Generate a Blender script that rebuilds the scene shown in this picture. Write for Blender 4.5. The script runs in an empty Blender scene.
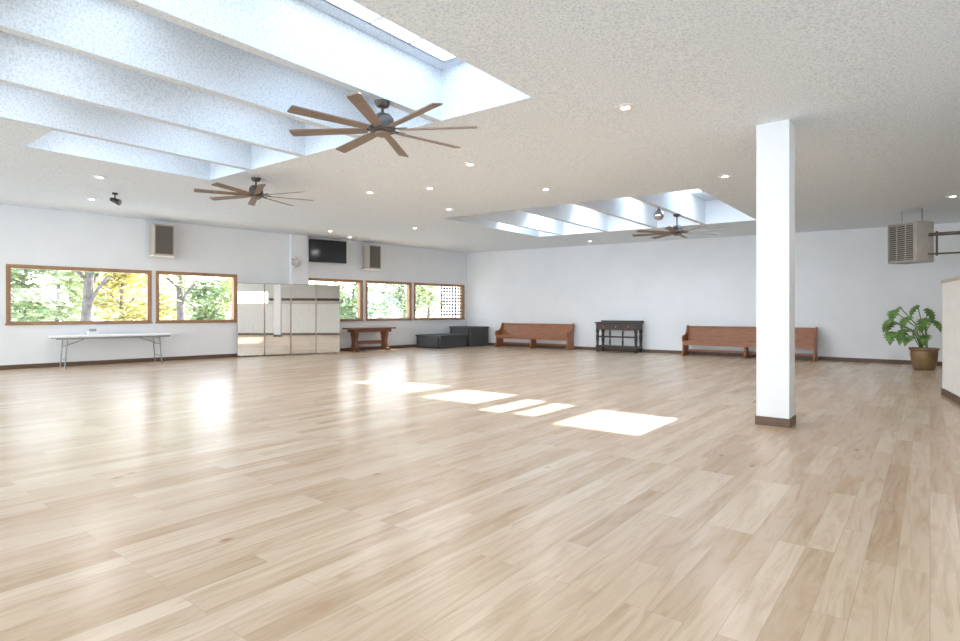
import bpy, bmesh, math, random
from mathutils import Vector, Matrix
random.seed(4)
S = bpy.context.scene
C = S.collection
PI = math.pi
try:
    S.view_settings.view_transform = 'Standard'
    S.view_settings.look = 'None'
except Exception:
    pass

# ------------------------------------------------------------------ survey
FP, HZ, CH = 570.0, 312.0, 1.3
YAW = math.atan2(450, 570)
FW = Vector((-math.sin(YAW), math.cos(YAW)))
RT = Vector((math.cos(YAW), math.sin(YAW)))
def zc(x): return 3.46 + 0.017 * (-1.2 - x)
def ray(px): return FW + RT * ((px - 480) / FP)
def floor_pt(px, py):
    d = CH * FP / (py - HZ); p = ray(px) * d
    return p.x, p.y
def ceil_pt(px, py):
    z = 3.5
    for _ in range(6):
        d = (z - CH) * FP / (HZ - py); p = ray(px) * d; z = zc(p.x)
    return p.x, p.y, z
LP0, LP1 = Vector((-16.39, 3.37)), Vector((-14.66, 17.73))
EX = (LP1 - LP0).normalized()
EN = Vector((EX.y, -EX.x))
LROT = math.atan2(EX.y, EX.x)
def lw(px, off=0.0):
    o = LP1 + EN * off; r = ray(px)
    d = o.dot(EN) / r.dot(EN)
    p = r * d
    return (p - o).dot(EX), d
def lww(xl, off=0.0):
    return LP1 + EN * off + EX * xl
def lwz(px, py, off=0.0):
    return CH + (HZ - py) * lw(px, off)[1] / FP
BWY = 17.73
def bwx(px, y):
    r = ray(px); return r.x * y / r.y

# ------------------------------------------------------------------ helpers
def box(bm, x0, x1, y0, y1, z0, z1, M=None):
    vs = [bm.verts.new((x, y, z)) for x in (x0, x1) for y in (y0, y1) for z in (z0, z1)]
    for f in ((0,1,3,2),(4,6,7,5),(0,4,5,1),(2,3,7,6),(0,2,6,4),(1,5,7,3)):
        bm.faces.new([vs[i] for i in f])
    if M is not None:
        for v in vs: v.co = M @ v.co
    return vs
def cyl(bm, p0, p1, r0, r1=None, seg=16):
    p0, p1 = Vector(p0), Vector(p1)
    if r1 is None: r1 = r0
    ax = (p1 - p0).normalized()
    q = ax.to_track_quat('Z', 'Y').to_matrix()
    a, b = [], []
    for i in range(seg):
        t = 2*PI*i/seg; u = q @ Vector((math.cos(t), math.sin(t), 0))
        a.append(bm.verts.new(p0 + u*r0)); b.append(bm.verts.new(p1 + u*r1))
    for i in range(seg):
        j = (i+1) % seg
        bm.faces.new((a[i], a[j], b[j], b[i]))
    bm.faces.new(a[::-1]); bm.faces.new(b)
def tube(bm, pts, r, seg=8):
    for i in range(len(pts)-1): cyl(bm, pts[i], pts[i+1], r, r, seg)
def lathe(bm, prof, seg=24, M=None, sx=1, sy=1):
    rings = []
    for r, z in prof:
        ring = []
        for i in range(seg):
            t = 2*PI*i/seg
            v = Vector((max(r,1e-4)*math.cos(t)*sx, max(r,1e-4)*math.sin(t)*sy, z))
            if M is not None: v = M @ v
            ring.append(bm.verts.new(v))
        rings.append(ring)
    for a, b in zip(rings, rings[1:]):
        for i in range(seg):
            j = (i+1) % seg
            bm.faces.new((a[i], a[j], b[j], b[i]))
    bm.faces.new(rings[0][::-1]); bm.faces.new(rings[-1])
def prism_x(bm, prof, x0, x1):
    a = [bm.verts.new((x0, y, z)) for y, z in prof]
    b = [bm.verts.new((x1, y, z)) for y, z in prof]
    n = len(prof)
    for i in range(n):
        j = (i+1) % n
        bm.faces.new((a[i], a[j], b[j], b[i]))
    bm.faces.new(a[::-1]); bm.faces.new(b)
def prism_z(bm, prof, z0, z1):
    a = [bm.verts.new((x, y, z0)) for x, y in prof]
    b = [bm.verts.new((x, y, z1)) for x, y in prof]
    n = len(prof)
    for i in range(n):
        j = (i+1) % n
        bm.faces.new((a[i], a[j], b[j], b[i]))
    bm.faces.new(a[::-1]); bm.faces.new(b)
def obj(name, bm, m, parent=None, smooth=False, bevel=0, loc=None, rotz=0):
    bmesh.ops.recalc_face_normals(bm, faces=bm.faces[:])
    me = bpy.data.meshes.new(name); bm.to_mesh(me); bm.free()
    if smooth:
        for p in me.polygons: p.use_smooth = True
    o = bpy.data.objects.new(name, me); C.objects.link(o)
    me.materials.append(m)
    if parent: o.parent = parent
    if loc is not None: o.location = loc
    o.rotation_euler = (0, 0, rotz)
    if bevel:
        b = o.modifiers.new('bevel', 'BEVEL'); b.width = bevel; b.segments = 2; b.limit_method = 'ANGLE'
    if smooth:
        try:
            o.data.set_sharp_from_angle(angle=math.radians(40))
        except Exception:
            pass
    return o
NB = bmesh.new
def tag(o, label, cat, group=None):
    o['label'] = label; o['category'] = cat
    if group: o['group'] = group
    return o
def thing(name, label, cat, loc=(0,0,0), rotz=0, group=None):
    o = bpy.data.objects.new(name, None); C.objects.link(o)
    o.empty_display_size = .1
    o.location = loc; o.rotation_euler = (0,0,rotz)
    return tag(o, label, cat, group)
def struct(name, bm, m, loc=None, rotz=0, **k):
    o = obj(name, bm, m, None, loc=loc, rotz=rotz, **k); o['kind'] = 'structure'
    return o
def dup(o, parent=None):
    c = o.copy(); C.objects.link(c)
    if parent: c.parent = parent
    for ch in list(o.children): dup(ch, c)
    return c

# ------------------------------------------------------------------ materials
def base_mat(name):
    m = bpy.data.materials.new(name); m.use_nodes = True
    nt = m.node_tree
    return m, nt, nt.nodes['Principled BSDF'], nt.links
def mat(name, col, rough=.5, metal=0, var=.07, scale=6, bump=0, bscale=80, stretch=None, col2=None, detail=3):
    m, nt, p, L = base_mat(name)
    tc = nt.nodes.new('ShaderNodeTexCoord'); mp = nt.nodes.new('ShaderNodeMapping')
    L.new(tc.outputs['Object'], mp.inputs['Vector'])
    if stretch: mp.inputs['Scale'].default_value = stretch
    n = nt.nodes.new('ShaderNodeTexNoise'); n.inputs['Scale'].default_value = scale; n.inputs['Detail'].default_value = detail
    L.new(mp.outputs[0], n.inputs['Vector'])
    r = nt.nodes.new('ShaderNodeValToRGB')
    r.color_ramp.elements[0].position = .3; r.color_ramp.elements[1].position = .7
    a = [min(1, c*(1-var)) for c in col]; b = [min(1, c*(1+var)) for c in col] if col2 is None else col2
    r.color_ramp.elements[0].color = (*a, 1); r.color_ramp.elements[1].color = (*b, 1)
    L.new(n.outputs['Fac'], r.inputs[0]); L.new(r.outputs[0], p.inputs['Base Color'])
    p.inputs['Roughness'].default_value = rough; p.inputs['Metallic'].default_value = metal
    if bump:
        n2 = nt.nodes.new('ShaderNodeTexNoise'); n2.inputs['Scale'].default_value = bscale; n2.inputs['Detail'].default_value = 2
        L.new(tc.outputs['Object'], n2.inputs['Vector'])
        bp = nt.nodes.new('ShaderNodeBump'); bp.inputs['Strength'].default_value = bump; bp.inputs['Distance'].default_value = .01
        L.new(n2.outputs['Fac'], bp.inputs['Height']); L.new(bp.outputs[0], p.inputs['Normal'])
    return m
def emit_mat(name, col, strength):
    m, nt, p, L = base_mat(name)
    p.inputs['Base Color'].default_value = (*col, 1)
    p.inputs['Emission Color'].default_value = (*col, 1); p.inputs['Emission Strength'].default_value = strength
    return m
def glass_mat(name, tint=(1,1,1), refl=.05):
    m, nt, p, L = base_mat(name)
    t = nt.nodes.new('ShaderNodeBsdfTransparent'); t.inputs[0].default_value = (*tint, 1)
    g = nt.nodes.new('ShaderNodeBsdfGlossy'); g.inputs['Roughness'].default_value = .02
    mx = nt.nodes.new('ShaderNodeMixShader'); mx.inputs[0].default_value = refl
    L.new(t.outputs[0], mx.inputs[1]); L.new(g.outputs[0], mx.inputs[2])
    L.new(mx.outputs[0], nt.nodes['Material Output'].inputs['Surface'])
    return m
def floor_mat():
    m, nt, p, L = base_mat('honey_maple_planks')
    N = nt.nodes.new
    tc = N('ShaderNodeTexCoord'); mp = N('ShaderNodeMapping')
    mp.inputs['Rotation'].default_value = (0, 0, PI/2)
    L.new(tc.outputs['Object'], mp.inputs['Vector'])
    br = N('ShaderNodeTexBrick')
    br.offset = .37; br.offset_frequency = 3
    br.inputs['Color1'].default_value = (0,0,0,1); br.inputs['Color2'].default_value = (1,1,1,1)
    br.inputs['Mortar'].default_value = (.5,.5,.5,1)
    br.inputs['Scale'].default_value = 1; br.inputs['Mortar Size'].default_value = .0012
    br.inputs['Brick Width'].default_value = 1.2; br.inputs['Row Height'].default_value = .135
    L.new(mp.outputs[0], br.inputs['Vector'])
    ramp = N('ShaderNodeValToRGB'); cr = ramp.color_ramp
    cr.elements[0].position = 0; cr.elements[0].color = (.62,.445,.295,1)
    cr.elements[1].position = 1; cr.elements[1].color = (.79,.635,.47,1)
    e = cr.elements.new(.3); e.color = (.685,.51,.355,1)
    e = cr.elements.new(.65); e.color = (.72,.55,.39,1)
    L.new(br.outputs['Color'], ramp.inputs[0])
    mp2 = N('ShaderNodeMapping'); mp2.inputs['Scale'].default_value = (9, .9, 1)
    L.new(tc.outputs['Object'], mp2.inputs['Vector'])
    add = N('ShaderNodeVectorMath'); add.operation = 'ADD'
    sc = N('ShaderNodeVectorMath'); sc.operation = 'SCALE'; sc.inputs['Scale'].default_value = 37
    L.new(br.outputs['Color'], sc.inputs[0]); L.new(mp2.outputs[0], add.inputs[0]); L.new(sc.outputs[0], add.inputs[1])
    ns = N('ShaderNodeTexNoise'); ns.inputs['Scale'].default_value = 1.5; ns.inputs['Detail'].default_value = 7; ns.inputs['Distortion'].default_value = 1.2
    ns.inputs['Roughness'].default_value = .62
    L.new(add.outputs[0], ns.inputs['Vector'])
    gr = N('ShaderNodeValToRGB'); gr.color_ramp.elements[0].position = .28; gr.color_ramp.elements[1].position = .56
    gr.color_ramp.elements[0].color = (.76,.66,.56,1); gr.color_ramp.elements[1].color = (1.03,1.03,1.03,1)
    L.new(ns.outputs['Fac'], gr.inputs[0])
    mul = N('ShaderNodeMix'); mul.data_type = 'RGBA'; mul.blend_type = 'MULTIPLY'; mul.inputs[0].default_value = .85
    L.new(ramp.outputs[0], mul.inputs[6]); L.new(gr.outputs[0], mul.inputs[7])
    vo = N('ShaderNodeTexVoronoi'); vo.inputs['Scale'].default_value = 1.8
    mp3 = N('ShaderNodeMapping'); mp3.inputs['Scale'].default_value = (1.6, .8, 1); L.new(tc.outputs['Object'], mp3.inputs['Vector']); L.new(mp3.outputs[0], vo.inputs['Vector'])
    kr = N('ShaderNodeValToRGB'); kr.color_ramp.elements[0].position = .025; kr.color_ramp.elements[1].position = .085
    kr.color_ramp.elements[0].color = (.48,.33,.23,1); kr.color_ramp.elements[1].color = (1,1,1,1)
    L.new(vo.outputs['Distance'], kr.inputs[0])
    mk = N('ShaderNodeMix'); mk.data_type = 'RGBA'; mk.blend_type = 'MULTIPLY'; mk.inputs[0].default_value = .85
    L.new(mul.outputs[2], mk.inputs[6]); L.new(kr.outputs[0], mk.inputs[7])
    dk = N('ShaderNodeMix'); dk.data_type = 'RGBA'; dk.inputs[7].default_value = (.36,.24,.15,1)
    f = N('ShaderNodeMath'); f.operation = 'MULTIPLY'; f.inputs[1].default_value = .45
    L.new(br.outputs['Fac'], f.inputs[0]); L.new(f.outputs[0], dk.inputs[0])
    L.new(mk.outputs[2], dk.inputs[6])
    L.new(dk.outputs[2], p.inputs['Base Color'])
    p.inputs['Roughness'].default_value = .26
    p.inputs['Specular IOR Level'].default_value = .40
    bp = N('ShaderNodeBump'); bp.inputs['Strength'].default_value = .04; bp.inputs['Distance'].default_value = .01
    L.new(ns.outputs['Fac'], bp.inputs['Height']); L.new(bp.outputs[0], p.inputs['Normal'])
    return m
def popcorn_mat(name, lo, hi, bump, scale=36):
    m, nt, p, L = base_mat(name)
    N = nt.nodes.new
    tc = N('ShaderNodeTexCoord')
    n = N('ShaderNodeTexNoise'); n.inputs['Scale'].default_value = scale; n.inputs['Detail'].default_value = 3; n.inputs['Roughness'].default_value = .65
    L.new(tc.outputs['Object'], n.inputs['Vector'])
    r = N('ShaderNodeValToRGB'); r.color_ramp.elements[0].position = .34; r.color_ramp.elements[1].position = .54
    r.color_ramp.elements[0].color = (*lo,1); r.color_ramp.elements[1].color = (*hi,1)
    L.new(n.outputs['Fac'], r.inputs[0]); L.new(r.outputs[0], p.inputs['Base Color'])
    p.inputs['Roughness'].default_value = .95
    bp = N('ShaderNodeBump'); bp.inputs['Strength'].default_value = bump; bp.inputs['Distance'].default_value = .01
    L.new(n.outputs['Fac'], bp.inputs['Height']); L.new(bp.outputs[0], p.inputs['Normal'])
    return m

M_floor = floor_mat()
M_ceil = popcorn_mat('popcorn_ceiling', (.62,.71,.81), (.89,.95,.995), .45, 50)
M_wellL = popcorn_mat('near_well_popcorn_dimmed', (.60,.665,.73), (.80,.85,.90), .5, 48)  # same popcorn finish as the far well, darkened to mute its glare
M_wellR = popcorn_mat('far_well_popcorn_brightened', (.74,.80,.86), (.87,.91,.95), .35, 50)  # same finish again, lightened so this well looks more brightly lit
M_wall = mat('white_wall_paint', (.865,.885,.905), .7, var=.02, scale=1.5, bump=.1, bscale=120)
M_warm = mat('warm_beige_wall_paint', (.86,.80,.71), .7, var=.02, scale=1.5)
M_white = mat('white_painted_metal', (.90,.90,.90), .4, var=.02)
M_base = mat('dark_brown_baseboard', (.13,.075,.045), .5, stretch=(1,6,6), var=.2)
M_wood = mat('brown_window_wood', (.40,.23,.12), .45, var=.2, scale=3, stretch=(2,14,14))
M_cap = mat('pale_tan_counter_cap', (.55,.46,.37), .45, var=.12, scale=3, stretch=(2,14,14))
M_pew = mat('orange_pew_wood', (.34,.138,.062), .4, var=.25, scale=3, stretch=(1.5,12,12))
M_redwood = mat('redbrown_table_wood', (.20,.085,.045), .4, var=.25, scale=3, stretch=(1.5,12,12))
M_dark = mat('black_brown_wood', (.028,.02,.017), .4, var=.3)
M_drawer = mat('dark_drawer_wood', (.06,.026,.019), .4, var=.3, stretch=(1.5,12,12))
M_pot = mat('dull_bronze_pot', (.27,.175,.085), .48, metal=.5, var=.2, scale=5)
M_brass = mat('aged_brass', (.42,.27,.10), .35, metal=.8, var=.3, scale=9)
M_black = mat('black_metal', (.02,.02,.022), .45, var=.2)
M_screen = mat('tv_black_glass', (.012,.012,.014), .12, var=.1)
M_grille = mat('grey_brown_speaker_grille', (.13,.115,.10), .8, var=.3, scale=150)
M_beige = mat('beige_speaker_cabinet', (.52,.47,.40), .6, var=.06)
M_grey = mat('grey_cabinet', (.40,.39,.37), .6, var=.06)
M_cream = mat('white_counter_panel', (.88,.86,.82), .6, var=.03)
M_char = mat('charcoal_carpet', (.088,.09,.097), .95, var=.3, scale=60, bump=.4, bscale=200)
M_tabletop = mat('white_plastic_top', (.85,.85,.85), .45, var=.02)
M_steel = mat('grey_steel', (.30,.31,.32), .4, metal=.6, var=.08)
M_chrome = mat('silver_mirror_facets', (.55,.56,.58), .2, metal=1, var=.35, scale=40)
M_blade = mat('weathered_brown_blade', (.26,.19,.145), .55, var=.22, scale=4, stretch=(1.5,16,16))
M_motor = mat('dark_bronze_motor', (.095,.075,.062), .4, metal=.4, var=.2)
M_mirror = mat('mirror_silver', (.93,.94,.94), .02, metal=1, var=.01)
M_frame = mat('thin_tan_mirror_frame', (.50,.40,.30), .4, metal=.2, var=.08)
M_heat = mat('taupe_heater_metal', (.42,.39,.35), .5, metal=.1, var=.08)
M_pipe = mat('dark_brown_pipe', (.09,.065,.05), .45, metal=.4, var=.15)
M_glass = glass_mat('clear_glass')
M_lens = emit_mat('lit_lens', (1,.99,.98), 14)
M_leaf = mat('glossy_green_leaf', (.09,.21,.045), .35, var=.5, scale=7, col2=(.24,.42,.11))
M_stem = mat('green_stem', (.14,.22,.07), .5)
M_soil = mat('dark_soil', (.03,.02,.015), .95, bump=.5)
M_bark = mat('grey_brown_bark', (.13,.105,.09), .9, var=.4, scale=8, bump=.6, bscale=30)
M_bounce_ground = mat('pale_bounce_ground', (.56,.57,.55), .95, var=.15, scale=2)  # ground made paler to bounce extra light onto the ceiling
M_fol = [mat('yellow_foliage', (.46,.37,.09), .7, var=.3, scale=1.2, col2=(.72,.60,.20)),
         mat('green_foliage', (.15,.23,.08), .7, var=.3, scale=1.2, col2=(.37,.43,.18)),
         mat('pale_lime_foliage', (.32,.38,.17), .7, var=.3, scale=1.2, col2=(.58,.59,.31))]
M_siding = mat('white_siding', (.7,.7,.68), .7, var=.05)
M_roof = mat('grey_shingle', (.2,.2,.21), .9, var=.3, scale=12)

# ------------------------------------------------------------------ room shell
bm = NB(); box(bm, -17.7, 6.2, -7, 17.9, -.12, 0); struct('floor', bm, M_floor)
SK = [(-9.9, -3.2, .3, 4.9), (-9.4, -3.25, 10.4, 14.8)]
# the leftmost bay of the near skylight starts farther in than its neighbours
BX, BY = -8.6, 2.3
bm = NB()
xs = [-17.7, -9.9, -9.4, BX, -3.25, -3.2, 6.2]; ys = [-7, .3, BY, 4.9, 10.4, 14.8, 17.9]
for i in range(len(xs)-1):
    for j in range(len(ys)-1):
        cx, cy = (xs[i]+xs[i+1])/2, (ys[j]+ys[j+1])/2
        if any(a < cx < b and c < cy < d for a, b, c, d in SK) and not (cx < BX and cy < BY): continue
        vs = [bm.verts.new((x, y, zc(x))) for x, y in ((xs[i],ys[j]),(xs[i+1],ys[j]),(xs[i+1],ys[j+1]),(xs[i],ys[j+1]))]
        bm.faces.new(vs)
bmesh.ops.remove_doubles(bm, verts=bm.verts[:], dist=1e-4)
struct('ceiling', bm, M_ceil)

WIN = [(9,149),(158,235),(308,361),(367,410),(415,463)]
wx = [(lw(a)[0], lw(b)[0]) for a, b in WIN]
SILL, HEAD = 1.05, 2.33
bm = NB()
H0 = 3.74
box(bm, -22, 0, 0, .2, 0, SILL); box(bm, -22, 0, 0, .2, HEAD, H0)
edges = [-22] + [v for w in wx for v in w] + [0]
for i in range(0, len(edges), 2): box(bm, edges[i], edges[i+1], 0, .2, SILL, HEAD)
struct('wall_left', bm, M_wall, (LP1.x, LP1.y, 0), LROT)
bm = NB(); box(bm, -14.9, 6.2, BWY, BWY+.2, 0, 3.72); struct('wall_back', bm, M_wall)
bm = NB()
box(bm, 6.0, 6.2, -7, BWY, 0, .9); box(bm, 6.0, 6.2, -7, BWY, 2.6, 3.36)
ro = [(-5.5,-.5),(.5,5.5)]  # unseen openings added to let more sky light into the room
e2 = [-7] + [v for r in ro for v in r] + [BWY]
for i in range(0, len(e2), 2): box(bm, 6.0, 6.2, e2[i], e2[i+1], .9, 2.6)
struct('wall_right', bm, M_warm)
bm = NB(); box(bm, -22, 0, -.02, 0, 0, .10); struct('baseboard_left', bm, M_base, (LP1.x, LP1.y, 0), LROT)
bm = NB(); box(bm, -14.6, 6, BWY-.02, BWY, 0, .10); struct('baseboard_back', bm, M_base)
a, b = lw(289)[0], lw(306)[0]
bm = NB(); box(bm, a, b, -.16, 0, 0, zc(-15.2)); struct('trim_1', bm, M_wall, (LP1.x, LP1.y, 0), LROT)
for i, (x0, x1) in enumerate(wx):
    bm = NB(); t = .055
    box(bm, x0-t, x1+t, -.03, 0, HEAD, HEAD+t); box(bm, x0-t, x1+t, -.03, 0, SILL-t, SILL)
    box(bm, x0-t, x0, -.03, 0, SILL, HEAD); box(bm, x1, x1+t, -.03, 0, SILL, HEAD)
    g = .03
    box(bm, x0, x1, .0, .16, HEAD-g, HEAD); box(bm, x0, x1, .0, .16, SILL, SILL+g)
    box(bm, x0, x0+g, .0, .16, SILL, HEAD); box(bm, x1-g, x1, .0, .16, SILL, HEAD)
    w = struct('window_%d' % (i+1), bm, M_wood, (LP1.x, LP1.y, 0), LROT)
    bm = NB(); box(bm, x0+g, x1-g, .09, .096, SILL+g, HEAD-g); obj('pane', bm, M_glass, w)
    bm = NB(); box(bm, x0-.08, x1+.08, -.06, -.03, SILL-.045, SILL-.01); obj('sill', bm, M_wood, w)
    if i == 4:
        bm = NB(); xm = x0+(x1-x0)*.56
        for k in range(7):
            xx = xm + (x1-g-xm)*k/7; box(bm, xx, xx+.045, .10, .13, SILL+g, HEAD-g)
        for k in range(1, 10):
            zz = SILL + (HEAD-SILL)*k/10; box(bm, xm, x1-g, .10, .13, zz, zz+.045)
        obj('muntin_grid', bm, M_black, w)

# skylights
ZT = 4.1
KX, KY = .24, 1.6
patches = [(-3.5,-2.4,5.75,7.0),(-4.2,-3.87,6.0,7.1),(-4.8,-4.36,5.95,7.15),(-6.15,-5.07,6.3,7.4),(-7.62,-6.6,6.5,7.55),(-8.75,-8.0,6.8,7.75)]
panesR = [(a-KX*ZT, b-KX*ZT, c+KY*ZT, d+KY*ZT) for a, b, c, d in patches]
panesR[5] = (-9.36, panesR[5][1], panesR[5][2], panesR[5][3])
JX = [-4.5, -5.75, -7.15, -8.6]
def low(vs, zmid):
    for v in vs:
        if v.co.z < zmid: v.co.z = zc(v.co.x) + .001
tn = 2; wn = 6
for si, (X0, X1, y0, y1) in enumerate(SK):
    bnd = [X1] + JX + [X0]
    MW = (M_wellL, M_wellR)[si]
    if si == 0:
        panes = [(bnd[1]+.24, bnd[0]-.25, 2.6, 4.75)] + [(bnd[i+1]+.45, bnd[i]-.35, 3.4, 4.4) for i in range(1, 5)]
    else:
        panes = panesR
    bm = NB(); w = .04
    low(box(bm, X0, X1, y1, y1+w, 3.4, ZT), 3.8); low(box(bm, X0, X1, y0-w, y0, 3.4, ZT), 3.8)
    low(box(bm, X0-w, X0, y0, y1, 3.4, ZT), 3.8); low(box(bm, X1, X1+w, y0, y1, 3.4, ZT), 3.8)
    if si == 0: low(box(bm, X0, BX-.06, BY-w, BY, 3.4, ZT), 3.8)
    gx = sorted({X0, X1} | {v for p in panes for v in p[:2]}); gy = sorted({y0, y1} | {v for p in panes for v in p[2:]})
    for i in range(len(gx)-1):
        for j in range(len(gy)-1):
            cx, cy = (gx[i]+gx[i+1])/2, (gy[j]+gy[j+1])/2
            if any(p[0] < cx < p[1] and p[2] < cy < p[3] for p in panes): continue
            bm.faces.new([bm.verts.new(v) for v in ((gx[i],gy[j],ZT),(gx[i+1],gy[j],ZT),(gx[i+1],gy[j+1],ZT),(gx[i],gy[j+1],ZT))])
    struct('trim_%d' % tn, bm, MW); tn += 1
    for jx in JX:
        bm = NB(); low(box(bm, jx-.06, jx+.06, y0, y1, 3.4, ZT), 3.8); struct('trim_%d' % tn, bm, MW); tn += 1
    for k in range(5):
        # extra area lamp added in each bay so the well glows pale blue
        xm = (bnd[k]+bnd[k+1])/2
        ld = bpy.data.lights.new('well_fill_light', 'AREA'); ld.shape = 'RECTANGLE'; ld.size = .8; ld.size_y = 1.1
        ld.energy = 10 if si == 0 else 18; ld.color = (.76,.88,1)
        lo = bpy.data.objects.new('well_fill_light', ld); C.objects.link(lo)
        lo.location = (xm, ((3.0 if k == 4 else 2.0) if si == 0 else 13.2), ZT-.02)
        lo.rotation_euler = Vector((0, .6 if si else .1, -1)).to_track_quat('-Z', 'Y').to_euler()
    for pi_, p in enumerate(panes):
        bm = NB(); f = .02
        box(bm, p[0]-f, p[1]+f, p[2]-f, p[2], ZT, ZT+.04); box(bm, p[0]-f, p[1]+f, p[3], p[3]+f, ZT, ZT+.04)
        box(bm, p[0]-f, p[0], p[2], p[3], ZT, ZT+.04); box(bm, p[1], p[1]+f, p[2], p[3], ZT, ZT+.04)
        if si == 0 and pi_ == 0:
            for k in range(1, 4):
                ym = p[2]+(p[3]-p[2])*k/4; box(bm, p[0], p[1], ym-.015, ym+.015, ZT, ZT+.02)
        w_ = struct('window_%d' % wn, bm, M_white); wn += 1
        bm = NB(); box(bm, p[0], p[1], p[2], p[3], ZT+.03, ZT+.036); obj('pane', bm, M_glass, w_)
bm = NB(); box(bm, -1.58, -1.24, 7.17, 7.51, 0, zc(-1.4)); col = struct('trim_%d' % tn, bm, M_wall); tn += 1
bm = NB(); box(bm, -1.592, -1.228, 7.158, 7.522, 0, .10); obj('base_trim', bm, M_base, col)
# dark picture rail along the right wall (seen in the mirrors)
bm = NB(); box(bm, 5.97, 6.0, 5.6, BWY-.05, 2.05, 2.2); struct('trim_%d' % tn, bm, M_base); tn += 1

# ------------------------------------------------------------------ ceiling fans
def make_fan(drop):
    t = thing('ceiling_fan', '', 'ceiling fan')
    bm = NB(); lathe(bm, [(.085,0),(.085,-.02),(.06,-.055),(.02,-.065)], 20); obj('canopy', bm, M_motor, t, True)
    bm = NB(); cyl(bm, (0,0,-.05), (0,0,-drop+.12), .016, seg=10); obj('downrod', bm, M_motor, t, True)
    bm = NB(); lathe(bm, [(.03,.17),(.08,.16),(.115,.12),(.12,.05),(.135,.035),(.135,-.015),(.09,-.03)], 28, Matrix.Translation((0,0,-drop))); obj('motor_housing', bm, M_motor, t, True)
    bm = NB(); lathe(bm, [(.085,-.03),(.085,-.05),(.05,-.065)], 24, Matrix.Translation((0,0,-drop))); obj('hub_cap', bm, M_blade, t, True)
    for k in range(8):
        M = Matrix.Translation((0,0,-drop)) @ Matrix.Rotation(k*PI/4, 4, 'Z') @ Matrix.Rotation(math.radians(12), 4, 'X')
        bm = NB(); th = .006
        pts = [(.17,-.042),(.3,-.052),(.97,-.064),(1.0,-.058),(1.0,.058),(.97,.064),(.3,.052),(.17,.042)]
        a = [bm.verts.new(M @ Vector((x,y,-th))) for x, y in pts]; b = [bm.verts.new(M @ Vector((x,y,th))) for x, y in pts]
        for i in range(8):
            j = (i+1) % 8; bm.faces.new((a[i],a[j],b[j],b[i]))
        bm.faces.new(a[::-1]); bm.faces.new(b)
        bl = obj('blade', bm, M_blade, t)
        bm = NB(); box(bm, .1, .26, -.022, .022, .006, .019, M); obj('bracket', bm, M_motor, bl)
    return t
fan = make_fan(.30)
fan.location = (-4.53, 4.08, zc(-4.53)); fan.rotation_euler.z = math.radians(33)
fan['label'] = 'largest brown eight-bladed ceiling fan, hanging below the big left skylight'; fan['group'] = 'ceiling fans'
x, y, z = ceil_pt(256, 178)
f2 = dup(fan); f2.location = (x, y, zc(x)); f2.rotation_euler.z = math.radians(20); f2.scale = (.95,.95,1)
f2['label'] = 'brown eight-bladed ceiling fan above the left wall windows, left of the largest fan'
f3 = make_fan(.42); f3.location = (-4.5, 12.9, zc(-4.5)); f3.rotation_euler.z = math.radians(8); f3['group'] = 'ceiling fans'
f3['label'] = 'farthest ceiling fan, under the right skylight in front of the back wall'
bx_, by_ = -4.5, 11.8
t = thing('mirror_ball', 'small silver mirror ball hanging from the right skylight beside the farthest fan', 'mirror ball', (bx_, by_, zc(bx_)))
bm = NB(); cyl(bm, (0,0,0), (0,0,-.07), .008, seg=8); obj('rod', bm, M_black, t)
bm = NB(); bmesh.ops.create_uvsphere(bm, u_segments=24, v_segments=14, radius=.11, matrix=Matrix.Translation((0,0,-.17))); obj('ball', bm, M_chrome, t)
bm = NB(); cyl(bm, (0,0,-.09), (0,0,-.05), .03, seg=12); obj('cap', bm, M_black, t)

# ------------------------------------------------------------------ downlights
DL = [((625,107),'largest recessed downlight, alone on the ceiling left of the white column'),
 ((725,176),'recessed downlight just right of the right skylight, above its near corner'),
 ((546,189),'recessed downlight in front of the near edge of the right skylight'),
 ((470,164),'recessed downlight just right of and beyond the largest ceiling fan'),
 ((430,188),'recessed downlight below the largest fan, right one of a pair'),
 ((370,192),'recessed downlight below the largest fan, left one of a pair'),
 ((449,209),'recessed downlight beside the left corner of the right skylight'),
 ((100,177),'recessed downlight nearest the far left corner of the big left skylight'),
 ((92,199),'recessed downlight over the widest window, beside the black spotlight'),
 ((953,196),'recessed downlight at the right edge of the photo, above the hanging heater'),
 ((590,241),'small recessed downlight beyond the right skylight, close to the back wall'),
 ((415,228),'recessed downlight between the television and the right skylight'),
 ((330,231),'recessed downlight directly above the wall television'),
 ((350,237),'recessed downlight above the space between the television and right loudspeaker')]
proto = None
for i, ((px, py), lab) in enumerate(DL):
    x, y, z = ceil_pt(px, py)
    if proto is None:
        t = thing('recessed_downlight', lab, 'ceiling light', (x, y, z), 0, 'recessed ceiling downlights')
        bm = NB(); lathe(bm, [(.075,.0),(.11,.0),(.11,-.008),(.095,-.016),(.075,-.012)], 24); obj('trim_ring', bm, M_white, t, True)
        bm = NB(); lathe(bm, [(.076,-.002),(.076,-.011),(.02,-.013)], 24); obj('lens', bm, M_lens, t)
        proto = t
    else:
        t = dup(proto); t.location = (x, y, z); t['label'] = lab
    if i in (10, 12, 13): continue
    ld = bpy.data.lights.new('downlight_lamp', 'AREA'); ld.shape = 'DISK'; ld.size = .15; ld.energy = 12; ld.color = (1,.985,.97)
    lo = bpy.data.objects.new('downlight_lamp', ld); C.objects.link(lo); lo.location = (x, y, z-.03)
x, y, z = ceil_pt(115, 193)
t = thing('spotlight', 'small black spotlight hanging from the ceiling above the widest window', 'spotlight', (x, y, z), .6)
bm = NB(); cyl(bm, (0,0,0), (0,0,-.03), .05, seg=16); cyl(bm, (0,0,-.03), (0,0,-.12), .012, seg=8); obj('mount', bm, M_black, t)
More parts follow.
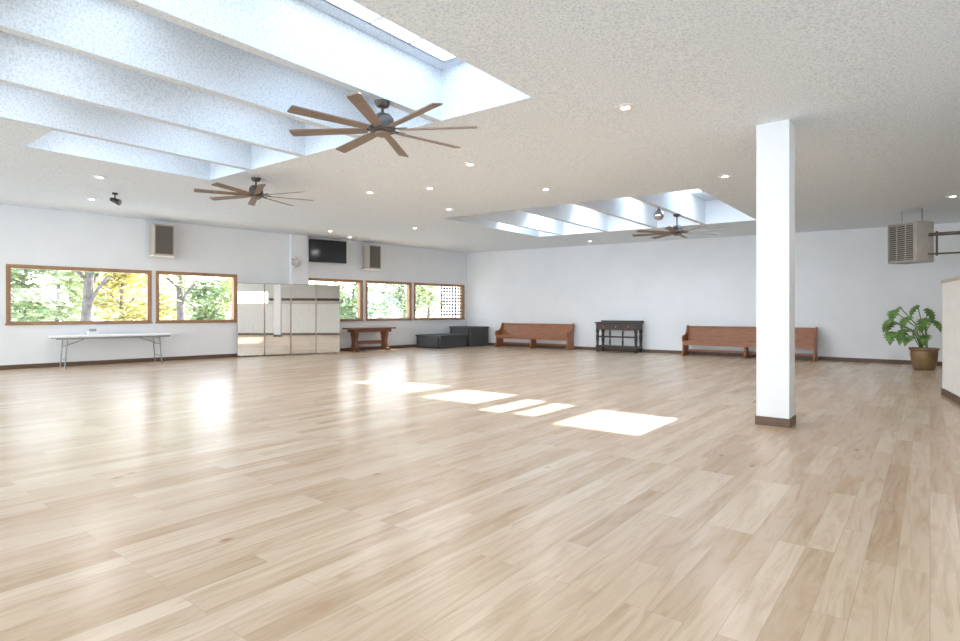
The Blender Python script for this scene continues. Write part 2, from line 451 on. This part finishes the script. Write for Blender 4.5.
bm = NB(); cyl(bm, (-.08,0,-.12), (.09,0,-.19), .04, .06, 18); obj('lamp_head', bm, M_black, t)
bm = NB(); cyl(bm, (.091,0,-.19), (.095,0,-.192), .05, .05, 18); obj('lens', bm, M_steel, t)

# ------------------------------------------------------------------ left wall things
def wallthing(name, lab, cat, px, z, off, group=None, rz=0):
    xl, d = lw(px, off); p = lww(xl, off)
    return thing(name, lab, cat, (p.x, p.y, z), LROT+rz, group)
sp = wallthing('loudspeaker', 'boxy loudspeaker with dark grille high between the two left windows', 'speaker', 162, 2.76, .30, 'wall loudspeakers')
bm = NB(); box(bm, -.24, .24, -.18, .18, 0, .80); obj('cabinet', bm, M_beige, sp, bevel=.012)
bm = NB(); box(bm, -.205, .205, -.195, -.18, .04, .76); obj('grille', bm, M_grille, sp, bevel=.005)
bm = NB(); box(bm, -.05, .05, .18, .28, .25, .5); box(bm, -.27, .27, -.19, .28, -.03, 0); obj('wall_bracket', bm, M_cream, sp)
s2 = dup(sp); xl, d = lw(372, .30); p = lww(xl, .30); s2.location = (p.x, p.y, 2.76)
s2['label'] = 'boxy loudspeaker with dark grille high on the wall right of the television'
tv = wallthing('television', 'black flat television hung high on the left wall above the mirrors', 'television', 328, 3.24, .30, None, math.radians(-8))
bm = NB(); box(bm, -.62, .62, -.03, .03, -.36, .36); obj('bezel', bm, M_black, tv, bevel=.006)
bm = NB(); box(bm, -.6, .6, -.034, -.03, -.33, .345); obj('screen', bm, M_screen, tv)
bm = NB(); box(bm, -.12, .12, .03, .06, -.15, .15); cyl(bm, (0,.05,0), (0,.25,0), .03, seg=10); box(bm, -.1, .1, .23, .26, -.14, .14); obj('wall_mount', bm, M_black, tv)
wf = wallthing('wall_fan', 'small white wall fan on the narrow pilaster left of the television', 'fan', 294, lwz(294, 262, .2), .2)
bm = NB(); box(bm, -.05, .05, -.03, .04, -.24, -.10); cyl(bm, (0,0,-.13), (0,-.08,0), .018, seg=10); obj('bracket', bm, M_white, wf)
bm = NB()
for r, yy in ((.17,-.14),(.17,-.07),(.10,-.17),(.05,-.18)):
    tube(bm, [(r*math.cos(a*PI/12), yy, r*math.sin(a*PI/12)) for a in range(25)], .009, 6)
for a in range(12):
    c, s = math.cos(a*PI/6), math.sin(a*PI/6)
    tube(bm, [(0,-.18,0),(c*.10,-.17,s*.10),(c*.17,-.14,s*.17),(c*.17,-.07,s*.17),(c*.05,-.05,s*.05)], .005, 5)
obj('cage', bm, M_white, wf)
bm = NB()
for k in range(5):
    M = Matrix.Translation((0,-.11,0)) @ Matrix.Rotation(k*PI/2.5, 4, 'Y') @ Matrix.Rotation(.4, 4, 'X')
    box(bm, .03, .15, -.003, .003, -.05, .05, M)
obj('blades', bm, M_beige, wf)
bm = NB(); cyl(bm, (0,-.13,0), (0,-.02,0), .045, .05, 16); obj('motor', bm, M_white, wf, True)
A = lww(lw(237, .12)[0], .12); B = lww(lw(340, .84)[0], .84)
dv = (B - A); Lm = dv.length/4; du = dv.normalized(); mrot = math.atan2(du.y, du.x)
labs = ['tall floor mirror panel at the left end of the mirror row, under the window edge',
        'second tall floor mirror panel from the left in the mirror row',
        'third tall floor mirror panel from the left, below the white wall fan',
        'tall floor mirror panel at the right end of the row, beside the trestle table']
mp_ = None
for k in range(4):
    p = A + du*Lm*(k+.5)
    if mp_ is None:
        t = thing('standing_mirror', labs[0], 'mirror', (p.x, p.y, 0), mrot, 'row of floor mirrors'); w = Lm/2-.004
        bm = NB(); f = .014
        box(bm, -w, w, -.015, .015, 2.125, 2.14); box(bm, -w, w, -.015, .015, .03, .045)
        box(bm, -w, -w+f, -.015, .015, .045, 2.125); box(bm, w-f, w, -.015, .015, .045, 2.125); obj('frame', bm, M_frame, t)
        bm = NB(); box(bm, -w+f, w-f, -.008, -.002, .045, 2.125); obj('glass', bm, M_mirror, t)
        bm = NB(); box(bm, -w+f, w-f, .0, .012, .045, 2.125); obj('backing', bm, M_frame, t)
        for s in (-1, 1):
            bm = NB(); box(bm, s*(w-.12)-.02, s*(w-.12)+.02, -.06, .1, 0, .03); obj('foot', bm, M_frame, t)
        mp_ = t
    else:
        t = dup(mp_); t.location = (p.x, p.y, 0); t['label'] = labs[k]
x0, x1 = lw(50, .45)[0], lw(168, .45)[0]
p = lww((x0+x1)/2, .47); hl = (x1-x0)/2
t = thing('folding_table', 'long white folding table against the left wall under the widest window', 'table', (p.x, p.y, 0), LROT)
bm = NB(); box(bm, -hl, hl, -.37, .37, .71, .75); obj('tabletop', bm, M_tabletop, t, bevel=.01)
for yy in (-.32, .32):
    bm = NB(); box(bm, -hl+.06, hl-.06, yy-.01, yy+.01, .67, .71); obj('rail', bm, M_steel, t)
for s in (-1, 1):
    xx = s*(hl-.28)
    for yy in (-.28, .28):
        bm = NB(); cyl(bm, (xx,yy,.70), (xx+s*.05,yy,.0), .014, seg=10); obj('leg', bm, M_steel, t, True)
    bm = NB(); cyl(bm, (xx+s*.035,-.28,.2), (xx+s*.035,.28,.2), .011, seg=8); obj('crossbar', bm, M_steel, t)
    bm = NB(); cyl(bm, (xx,-.28,.66), (xx,.28,.66), .011, seg=8); obj('crossbar', bm, M_steel, t)
    bm = NB(); cyl(bm, (xx+s*.015,0,.5), (xx-s*.45,0,.69), .009, seg=8); cyl(bm, (xx+s*.018,-.28,.5), (xx+s*.018,.28,.5), .009, seg=8); obj('brace', bm, M_steel, t)
xl = lw(92, .45)[0]; p = lww(xl, .5)
t = thing('tabletop_box', 'small pale box with grey top standing on the folding table', 'box', (p.x, p.y, .75), LROT)
bm = NB(); box(bm, -.1, .1, -.08, .08, 0, .09); obj('body', bm, M_white, t, bevel=.008)
bm = NB(); box(bm, -.07, .07, -.06, .06, .09, .15); obj('top', bm, M_grey, t, bevel=.008)
x0, x1 = lw(345, .4)[0], lw(390, .4)[0]; p = lww((x0+x1)/2+.05, .42); hl = (x1-x0)/2
t = thing('trestle_table', 'red-brown wooden trestle table between the mirrors and the dark platforms', 'table', (p.x, p.y, 0), LROT)
bm = NB(); box(bm, -hl, hl, -.28, .28, .73, .78); obj('tabletop', bm, M_redwood, t, bevel=.008)
for yy in (-.185, .185):
    bm = NB(); box(bm, -hl+.15, hl-.15, yy-.015, yy+.015, .63, .73); obj('apron', bm, M_redwood, t)
for s in (-1, 1):
    xx = s*(hl-.3)
    bm = NB(); prism_x(bm, [(-.26,0),(-.26,.07),(-.14,.1),(-.1,.3),(-.15,.5),(-.2,.73),(.2,.73),(.15,.5),(.1,.3),(.14,.1),(.26,.07),(.26,0),(.16,0),(.12,.03),(-.12,.03),(-.16,0)], xx-.05, xx+.05)
    obj('leg', bm, M_redwood, t)
bm = NB(); box(bm, -hl+.3, hl-.3, -.03, .03, .22, .34); obj('stretcher', bm, M_redwood, t)
def riser(lab, x0, x1, y0, y1, h):
    t = thing('stage_riser', lab, 'platform', ((x0+x1)/2, (y0+y1)/2, 0), 0)
    hx, hy = (x1-x0)/2, (y1-y0)/2
    bm = NB(); box(bm, -hx+.03, hx-.03, -hy+.03, hy-.03, 0, h-.06); obj('body', bm, M_char, t)
    bm = NB(); box(bm, -hx, hx, -hy, hy, h-.06, h); obj('deck', bm, M_char, t, bevel=.015)
    bm = NB()
    for xx in (-hx+.12, hx-.12): box(bm, xx-.02, xx+.02, -hy+.01, -hy+.03, .05, h-.08)
    box(bm, -hx+.05, hx-.05, -hy+.012, -hy+.03, 0, .05); obj('edge_strip', bm, M_black, t)
riser('lower charcoal carpeted platform in the corner, in front of the taller one', -14.78, -13.55, 14.9, 16.4, .47)
riser('taller charcoal carpeted platform in the room corner behind the lower one', -14.55, -13.45, 16.5, 17.62, .74)

# ------------------------------------------------------------------ back wall things
def pew(lab, x0, x1):
    L = x1-x0; h = L/2
    t = thing('church_pew', lab, 'bench', ((x0+x1)/2, 17.5, 0), 0, 'wooden pews along the back wall')
    prof = [(-.5,0),(-.5,.07),(-.43,.1),(-.42,.40),(-.47,.46),(-.48,.56),(-.43,.61),(-.24,.62),(-.13,.70),(-.04,.90),(.05,.90),(.07,.86),(.0,.4),(.03,.1),(.08,.07),(.08,0)]
    for s in (-1, 1):
        bm = NB(); prism_x(bm, prof, s*(h-.022)-.022, s*(h-.022)+.022); obj('end_panel', bm, M_pew, t, bevel=.006)
    bm = NB(); prism_x(bm, [(-.45,.40),(-.45,.44),(-.43,.455),(-.05,.43),(-.05,.39)], -h+.044, h-.044); obj('seat', bm, M_pew, t)
    bm = NB(); prism_x(bm, [(-.07,.38),(-.05,.38),(.03,.84),(.0,.84)], -h+.044, h-.044); obj('backrest', bm, M_pew, t)
    bm = NB(); box(bm, -h+.044, h-.044, -.035, .055, .84, .88); obj('top_rail', bm, M_pew, t, bevel=.008)
    bm = NB(); box(bm, -h+.044, h-.044, -.42, -.395, .32, .40); obj('seat_apron', bm, M_pew, t)
    bm = NB(); prism_x(bm, [(-.44,0),(-.44,.05),(-.36,.1),(-.36,.395),(-.06,.385),(-.04,.1),(.04,.05),(.04,0)], -.025, .025); obj('leg', bm, M_pew, t)
    bm = NB(); box(bm, -h+.044, h-.044, -.1, -.06, .12, .18); obj('stretcher', bm, M_pew, t)
pew('shorter orange-brown wooden pew between the dark platforms and the dark console', bwx(496,17.1), bwx(568,17.1))
pew('longer orange-brown wooden pew, partly hidden behind the white column', bwx(682,17.05), bwx(815,17.05))
x0, x1 = bwx(594,17.1), bwx(637,17.1); h = (x1-x0)/2
t = thing('console_table', 'black-framed wooden console table between the two pews', 'table', ((x0+x1)/2, 17.4, 0))
bm = NB(); box(bm, -h, h, -.27, .25, .93, .97); obj('top', bm, M_dark, t, bevel=.008)
bm = NB(); box(bm, -h, h, .21, .25, .97, 1.02); obj('back_rail', bm, M_dark, t)
bm = NB(); box(bm, -h+.04, h-.04, -.23, .22, .72, .93); obj('case', bm, M_dark, t)
for k in range(3):
    w = (2*h-.2)/3; xa = -h+.1+k*w
    bm = NB(); box(bm, xa+.02, xa+w-.02, -.243, -.23, .75, .90); d_ = obj('drawer', bm, M_drawer, t)
    bm = NB(); cyl(bm, (xa+w/2,-.243,.825), (xa+w/2,-.27,.825), .016, .02, 12); obj('knob', bm, M_brass, d_, True)
for sx in (-1, 1):
    for sy in (-.2, .19):
        bm = NB(); lathe(bm, [(.036,0),(.05,.03),(.036,.07),(.052,.12),(.052,.2),(.036,.24),(.05,.38),(.056,.5),(.038,.6),(.056,.65),(.056,.73)], 14, Matrix.Translation((sx*(h-.08), sy, 0))); obj('leg', bm, M_dark, t, True)
bm = NB(); box(bm, -h+.03, h-.03, -.24, .22, .13, .2); obj('lower_shelf', bm, M_dark, t)
bm = NB(); box(bm, -h+.05, h-.05, -.225, -.2, .47, .52); obj('mid_rail', bm, M_dark, t)
for k in (1, 2):
    bm = NB(); xx = -h+.08+(2*h-.16)*k/3; lathe(bm, [(.022,.19),(.03,.3),(.02,.45),(.03,.6),(.022,.72)], 12, Matrix.Translation((xx,-.2,0))); obj('spindle', bm, M_dark, t, True)

# ------------------------------------------------------------------ plant
px_, py_ = floor_pt(924, 369.5)
t = thing('potted_plant', 'large leafy green houseplant in a dull bronze pot by the pale counter', 'potted plant', (px_, py_, 0))
bm = NB(); lathe(bm, [(.17,0),(.20,.02),(.24,.2),(.255,.36),(.25,.42),(.28,.45),(.28,.49),(.25,.49),(.235,.43)], 32); obj('pot', bm, M_pot, t, True)
bm = NB(); cyl(bm, (0,0,.40), (0,0,.44), .233, .233, 24); obj('soil', bm, M_soil, t)
def leaf(bm, base, yaw, pitch, size):
    # heart-shaped blade with deep side splits, drooping towards the tip
    M = Matrix.Translation(base) @ Matrix.Rotation(yaw, 4, 'Z') @ Matrix.Rotation(-pitch, 4, 'Y')
    us = [.0,.10,.16,.20,.32,.36,.40,.52,.56,.60,.72,.76,.86,1]
    ws = [.20,.44,.46,.26,.50,.48,.26,.44,.42,.22,.32,.18,.14,.004]
    l, c, r = [], [], []
    for u, w in zip(us, ws):
        z = -.75*u*u
        l.append(bm.verts.new(M @ Vector(((u+.12*w)*size, -w*size, (z-.35*w*w)*size))))
        c.append(bm.verts.new(M @ Vector((u*size, 0, (z+.04)*size))))
        r.append(bm.verts.new(M @ Vector(((u+.12*w)*size, w*size, (z-.35*w*w)*size))))
    for i in range(len(us)-1):
        bm.faces.new((l[i],l[i+1],c[i+1],c[i])); bm.faces.new((c[i],c[i+1],r[i+1],r[i]))
bs = NB(); bl = NB(); rnd = random.Random(23)
# offsets in metres: leftwards (along the wall), height, towards the room
lv = [(-.02,1.38,.05),(.22,1.46,.1),(.50,1.42,-.05),(.76,1.34,.1),(.12,1.16,.2),(.44,1.20,.15),(.70,1.08,.0),(.88,1.14,.15),
      (.30,.98,.25),(.82,.86,.1),(-.12,1.12,.1),(.14,.80,.25),(.48,.76,.22),(.60,.92,.2)]
fd = Vector((-FW.x, -FW.y)); ld_ = Vector((-RT.x, -RT.y))
for a_, hz, f_ in lv:
    q = ld_*a_ + fd*f_
    e = Vector((q.x, q.y, hz)); s = Vector((rnd.uniform(-.08,.08), rnd.uniform(-.08,.08), .42))
    m1 = s.lerp(e, .5); m1.x *= .6; m1.y *= .6; m1.z += .10; m2 = s.lerp(e, .85); m2.z += .05
    tube(bs, [s, m1, m2, e], .010, 6)
    yaw = math.atan2(ld_.y, ld_.x) + rnd.uniform(-.3, 1.1) if a_ > 0 else math.atan2(fd.y, fd.x) + rnd.uniform(-.6, .3)
    leaf(bl, e, yaw, rnd.uniform(-.6,-.05), rnd.uniform(.25,.33))
obj('stems', bs, M_stem, t); obj('foliage', bl, M_leaf, t, True)

# ------------------------------------------------------------------ counter
Q = Vector((.10, 11.9)); crot = math.atan2(-.987, .163)
t = thing('bar_counter', 'tall off-white ribbed counter with a thin tan cap at the right edge', 'counter', (Q.x, Q.y, 0), crot)
def footprint(ins, ripple=0, Lc=9.0, W=.8, r=.35):
    out = [(Lc, W-ins)]
    def arc(cx, cy, a0, a1, n=10):
        for i in range(n+1):
            a = a0+(a1-a0)*i/n; out.append((cx+(r-ins)*math.cos(a), cy+(r-ins)*math.sin(a)))
    arc(r, W-r, PI/2, PI)
    arc(r, r, PI, 1.5*PI)
    n = 110
    for i in range(n):
        x = r + (Lc-r)*(i+1)/n
        out.append((x, ins + (ripple if i % 2 else 0)))
    return out
bm = NB(); prism_z(bm, footprint(.0, .018), .1, 1.76); obj('panel', bm, M_cream, t)
bm = NB(); prism_z(bm, footprint(-.02), 1.76, 1.80); obj('cap', bm, M_cap, t)
bm = NB(); prism_z(bm, footprint(-.012), 0, .10); obj('base', bm, M_base, t)

# ------------------------------------------------------------------ unit heater
hp = ray(910)*12.0; hzt = CH + (312-263)*12/FP; HR = math.radians(-38)
t = thing('unit_heater', 'boxy taupe unit heater with louvers hanging from the ceiling above the plant', 'heater', (hp.x, hp.y, hzt), HR)
bm = NB(); box(bm, -.31, .31, -.22, .25, 0, .84); obj('casing', bm, M_heat, t, bevel=.012)
bm = NB(); box(bm, -.27, .27, -.228, -.22, .05, .79); obj('outlet', bm, M_grille, t)
bm = NB()
for k in range(17):
    M = Matrix.Translation((0,-.238,.075+k*.0435)) @ Matrix.Rotation(.7, 4, 'X'); box(bm, -.27, .27, -.013, .013, -.003, .003, M)
for xx in (-.29, -.1, .09, .27): box(bm, xx, xx+.012, -.25, -.22, .04, .80)
obj('louvers', bm, M_heat, t)
bm = NB()
for r in (.08,.16,.24): tube(bm, [(r*math.cos(a*PI/12), .32, .39+r*math.sin(a*PI/12)) for a in range(25)], .006, 5)
for a in range(8): tube(bm, [(0,.33,.39),(.24*math.cos(a*PI/4),.32,.39+.24*math.sin(a*PI/4)),(.27*math.cos(a*PI/4),.25,.39+.27*math.sin(a*PI/4))], .006, 5)
cyl(bm, (0,.25,.39), (0,.32,.39), .07, seg=14); obj('fan_guard', bm, M_black, t)
for sx in (-.22, .22):
    bm = NB(); cyl(bm, (sx,.05,.84), (sx,.05,zc(hp.x)-hzt), .009, seg=8); obj('hanger_rod', bm, M_steel, t)
pr = Matrix.Rotation(-HR, 3, 'Z')
c = pr @ Vector((1, 0, 0))
bm = NB(); a = Vector((.31,.1,.56)); tube(bm, [a, a + c*3.0], .035, 12); obj('flue_pipe', bm, M_pipe, t, True)
bm = NB(); a = Vector((.31,.08,.16)); tube(bm, [a, a+c*.16, a+c*3.0], .018, 8); obj('gas_pipe', bm, M_pipe, t, True)
bm = NB(); a = Vector((.31,.09,.12))+c*.14; tube(bm, [a, a+Vector((0,0,.5))], .02, 8); obj('pipe_bracket', bm, M_pipe, t, True)

# ------------------------------------------------------------------ outdoors
bm = NB(); vs = [bm.verts.new(v) for v in ((-120,-80,-.3),(60,-80,-.3),(60,120,-.3),(-120,120,-.3))]; bm.faces.new(vs)
gr = struct('ground', bm, M_bounce_ground)
def leaves(bm, rr, blobs, n, s0, s1):
    for i in range(n):
        c, r = blobs[i % len(blobs)]
        v = Vector((rr.gauss(0,1), rr.gauss(0,1), rr.gauss(0,1))).normalized()*r*(rr.random()**.4)
        q = Matrix.Translation(c+v) @ Matrix.Rotation(rr.uniform(0,6.28), 4, 'Z') @ Matrix.Rotation(rr.uniform(-1.2,1.2), 4, 'X')
        s = rr.uniform(s0, s1)
        bm.faces.new([bm.verts.new(q @ Vector(w)) for w in ((-s,0,0),(0,-s*.6,.02),(s,0,0),(0,s*.6,.02))])
def tree(px, d, kind, lab, cz=2.6, R=1.5, n=1500, trunk_r=.11, lean=0, br=3):
    p = ray(px)*d; rr = random.Random(int(px*7+d))
    t = thing('tree', lab, 'tree', (p.x, p.y, -.3), 0, 'trees outside the windows')
    bm = NB(); cyl(bm, (0,0,0), (lean,.1,cz+.3), trunk_r, trunk_r*.6, 10)
    for k in range(br):
        a = k*2.1+.3; z0 = cz*(.5+.12*k)
        tube(bm, [(lean*z0/cz,.05,z0), (lean+.5*math.cos(a), .5*math.sin(a), z0+.6), (lean+1.0*math.cos(a), 1.0*math.sin(a), z0+1.0)], trunk_r*.3, 6)
    obj('trunk', bm, M_bark, t, True)
    bm = NB()
    blobs = [(Vector((rr.uniform(-1,1)*R*.6, rr.uniform(-1,1)*R*.6, cz+.2+rr.uniform(-.8,.7)*R)), R*rr.uniform(.35,.55)) for _ in range(11)]
    leaves(bm, rr, blobs, n, .08, .18)
    obj('foliage', bm, M_fol[kind], t)
tree(20, 21, 1, 'green leafy tree at the left side of the widest window')
tree(56, 27, 2, 'pale lime tree behind the bare trunk in the widest window', R=1.8)
tree(84, 20.5, 2, 'tree with a thick leaning trunk in the middle of the widest window', cz=3.6, n=500, trunk_r=.2, lean=.4, R=1.3)
tree(120, 25, 0, 'bright yellow autumn tree right of the trunk in the widest window', R=1.7)
tree(150, 33, 0, 'yellow tree at the right end of the widest window', R=2.0)
tree(182, 22.5, 2, 'sparse tree with bare branches in the second window from the left', cz=3.4, n=350, trunk_r=.17, lean=-.5, R=1.3, br=5)
tree(205, 29, 1, 'green tree low behind the bare branches in the second window', cz=1.7, R=1.5)
tree(232, 34, 0, 'yellow-leaved tree at the right end of the second window', R=1.8, n=900)
tree(352, 32, 1, 'green tree seen right of the mirrors in the third window', R=1.7)
tree(404, 40, 1, 'green tree at the right side of the fourth window', R=1.9)
tree(428, 34, 2, 'lime green tree in the left half of the last window before the corner', R=1.7)
p = ray(383)*48
t = thing('garden_shed', 'white shed with a grey roof seen through the fourth window', 'shed', (p.x, p.y, -.3), LROT)
bm = NB(); box(bm, -2.2, 2.2, -1.5, 1.5, 0, 2.3); obj('walls', bm, M_siding, t)
bm = NB(); prism_x(bm, [(-1.8,2.25),(0,3.3),(1.8,2.25)], -2.4, 2.4); obj('roof', bm, M_roof, t)
bm = NB(); box(bm, .5, 1.4, -1.53, -1.5, 0, 2.0); obj('door', bm, M_grey, t)
bm = NB(); box(bm, -1.4, -.3, -1.53, -1.5, 1.0, 1.9); obj('window', bm, M_grey, t)
p = lww(-14, -36)
t = thing('hedge', 'long pale green hedge in the distance behind the trees', 'hedge', (p.x, p.y, -.3), LROT)
rr = random.Random(5); bm = NB()
blobs = [(Vector((x*1.6-32, rr.uniform(-1,1), rr.uniform(.8,3.6))), rr.uniform(1.2,2.0)) for x in range(42)]
leaves(bm, rr, blobs, 8000, .2, .42); obj('foliage', bm, M_fol[2], t)

# ------------------------------------------------------------------ light, world, camera
sd = bpy.data.lights.new('sun', 'SUN'); sd.energy = 23; sd.angle = math.radians(.6); sd.color = (1,.99,.97)
so = bpy.data.objects.new('sun', sd); C.objects.link(so)
so.rotation_euler = Vector((KX, -KY, -1)).to_track_quat('-Z', 'Y').to_euler()
so.location = (-8, 30, 20)
w = bpy.data.worlds.new('sky'); S.world = w; w.use_nodes = True
nt = w.node_tree; bg = nt.nodes['Background']
tc = nt.nodes.new('ShaderNodeTexCoord'); sx = nt.nodes.new('ShaderNodeSeparateXYZ'); r = nt.nodes.new('ShaderNodeValToRGB')
nt.links.new(tc.outputs['Generated'], sx.inputs[0]); nt.links.new(sx.outputs['Z'], r.inputs[0])
r.color_ramp.elements[0].position = 0; r.color_ramp.elements[0].color = (.975,.98,.99,1)
r.color_ramp.elements[1].position = .7; r.color_ramp.elements[1].color = (.46,.70,1,1)
nt.links.new(r.outputs[0], bg.inputs[0]); bg.inputs[1].default_value = 6.3

cd = bpy.data.cameras.new('camera'); co = bpy.data.objects.new('camera', cd); C.objects.link(co)
co.location = (0, 0, CH); co.rotation_euler = (PI/2, 0, YAW)
cd.sensor_width = 36; cd.lens = FP/960*36; cd.shift_y = -(320.5-HZ)/960; cd.clip_end = 400
S.camera = co
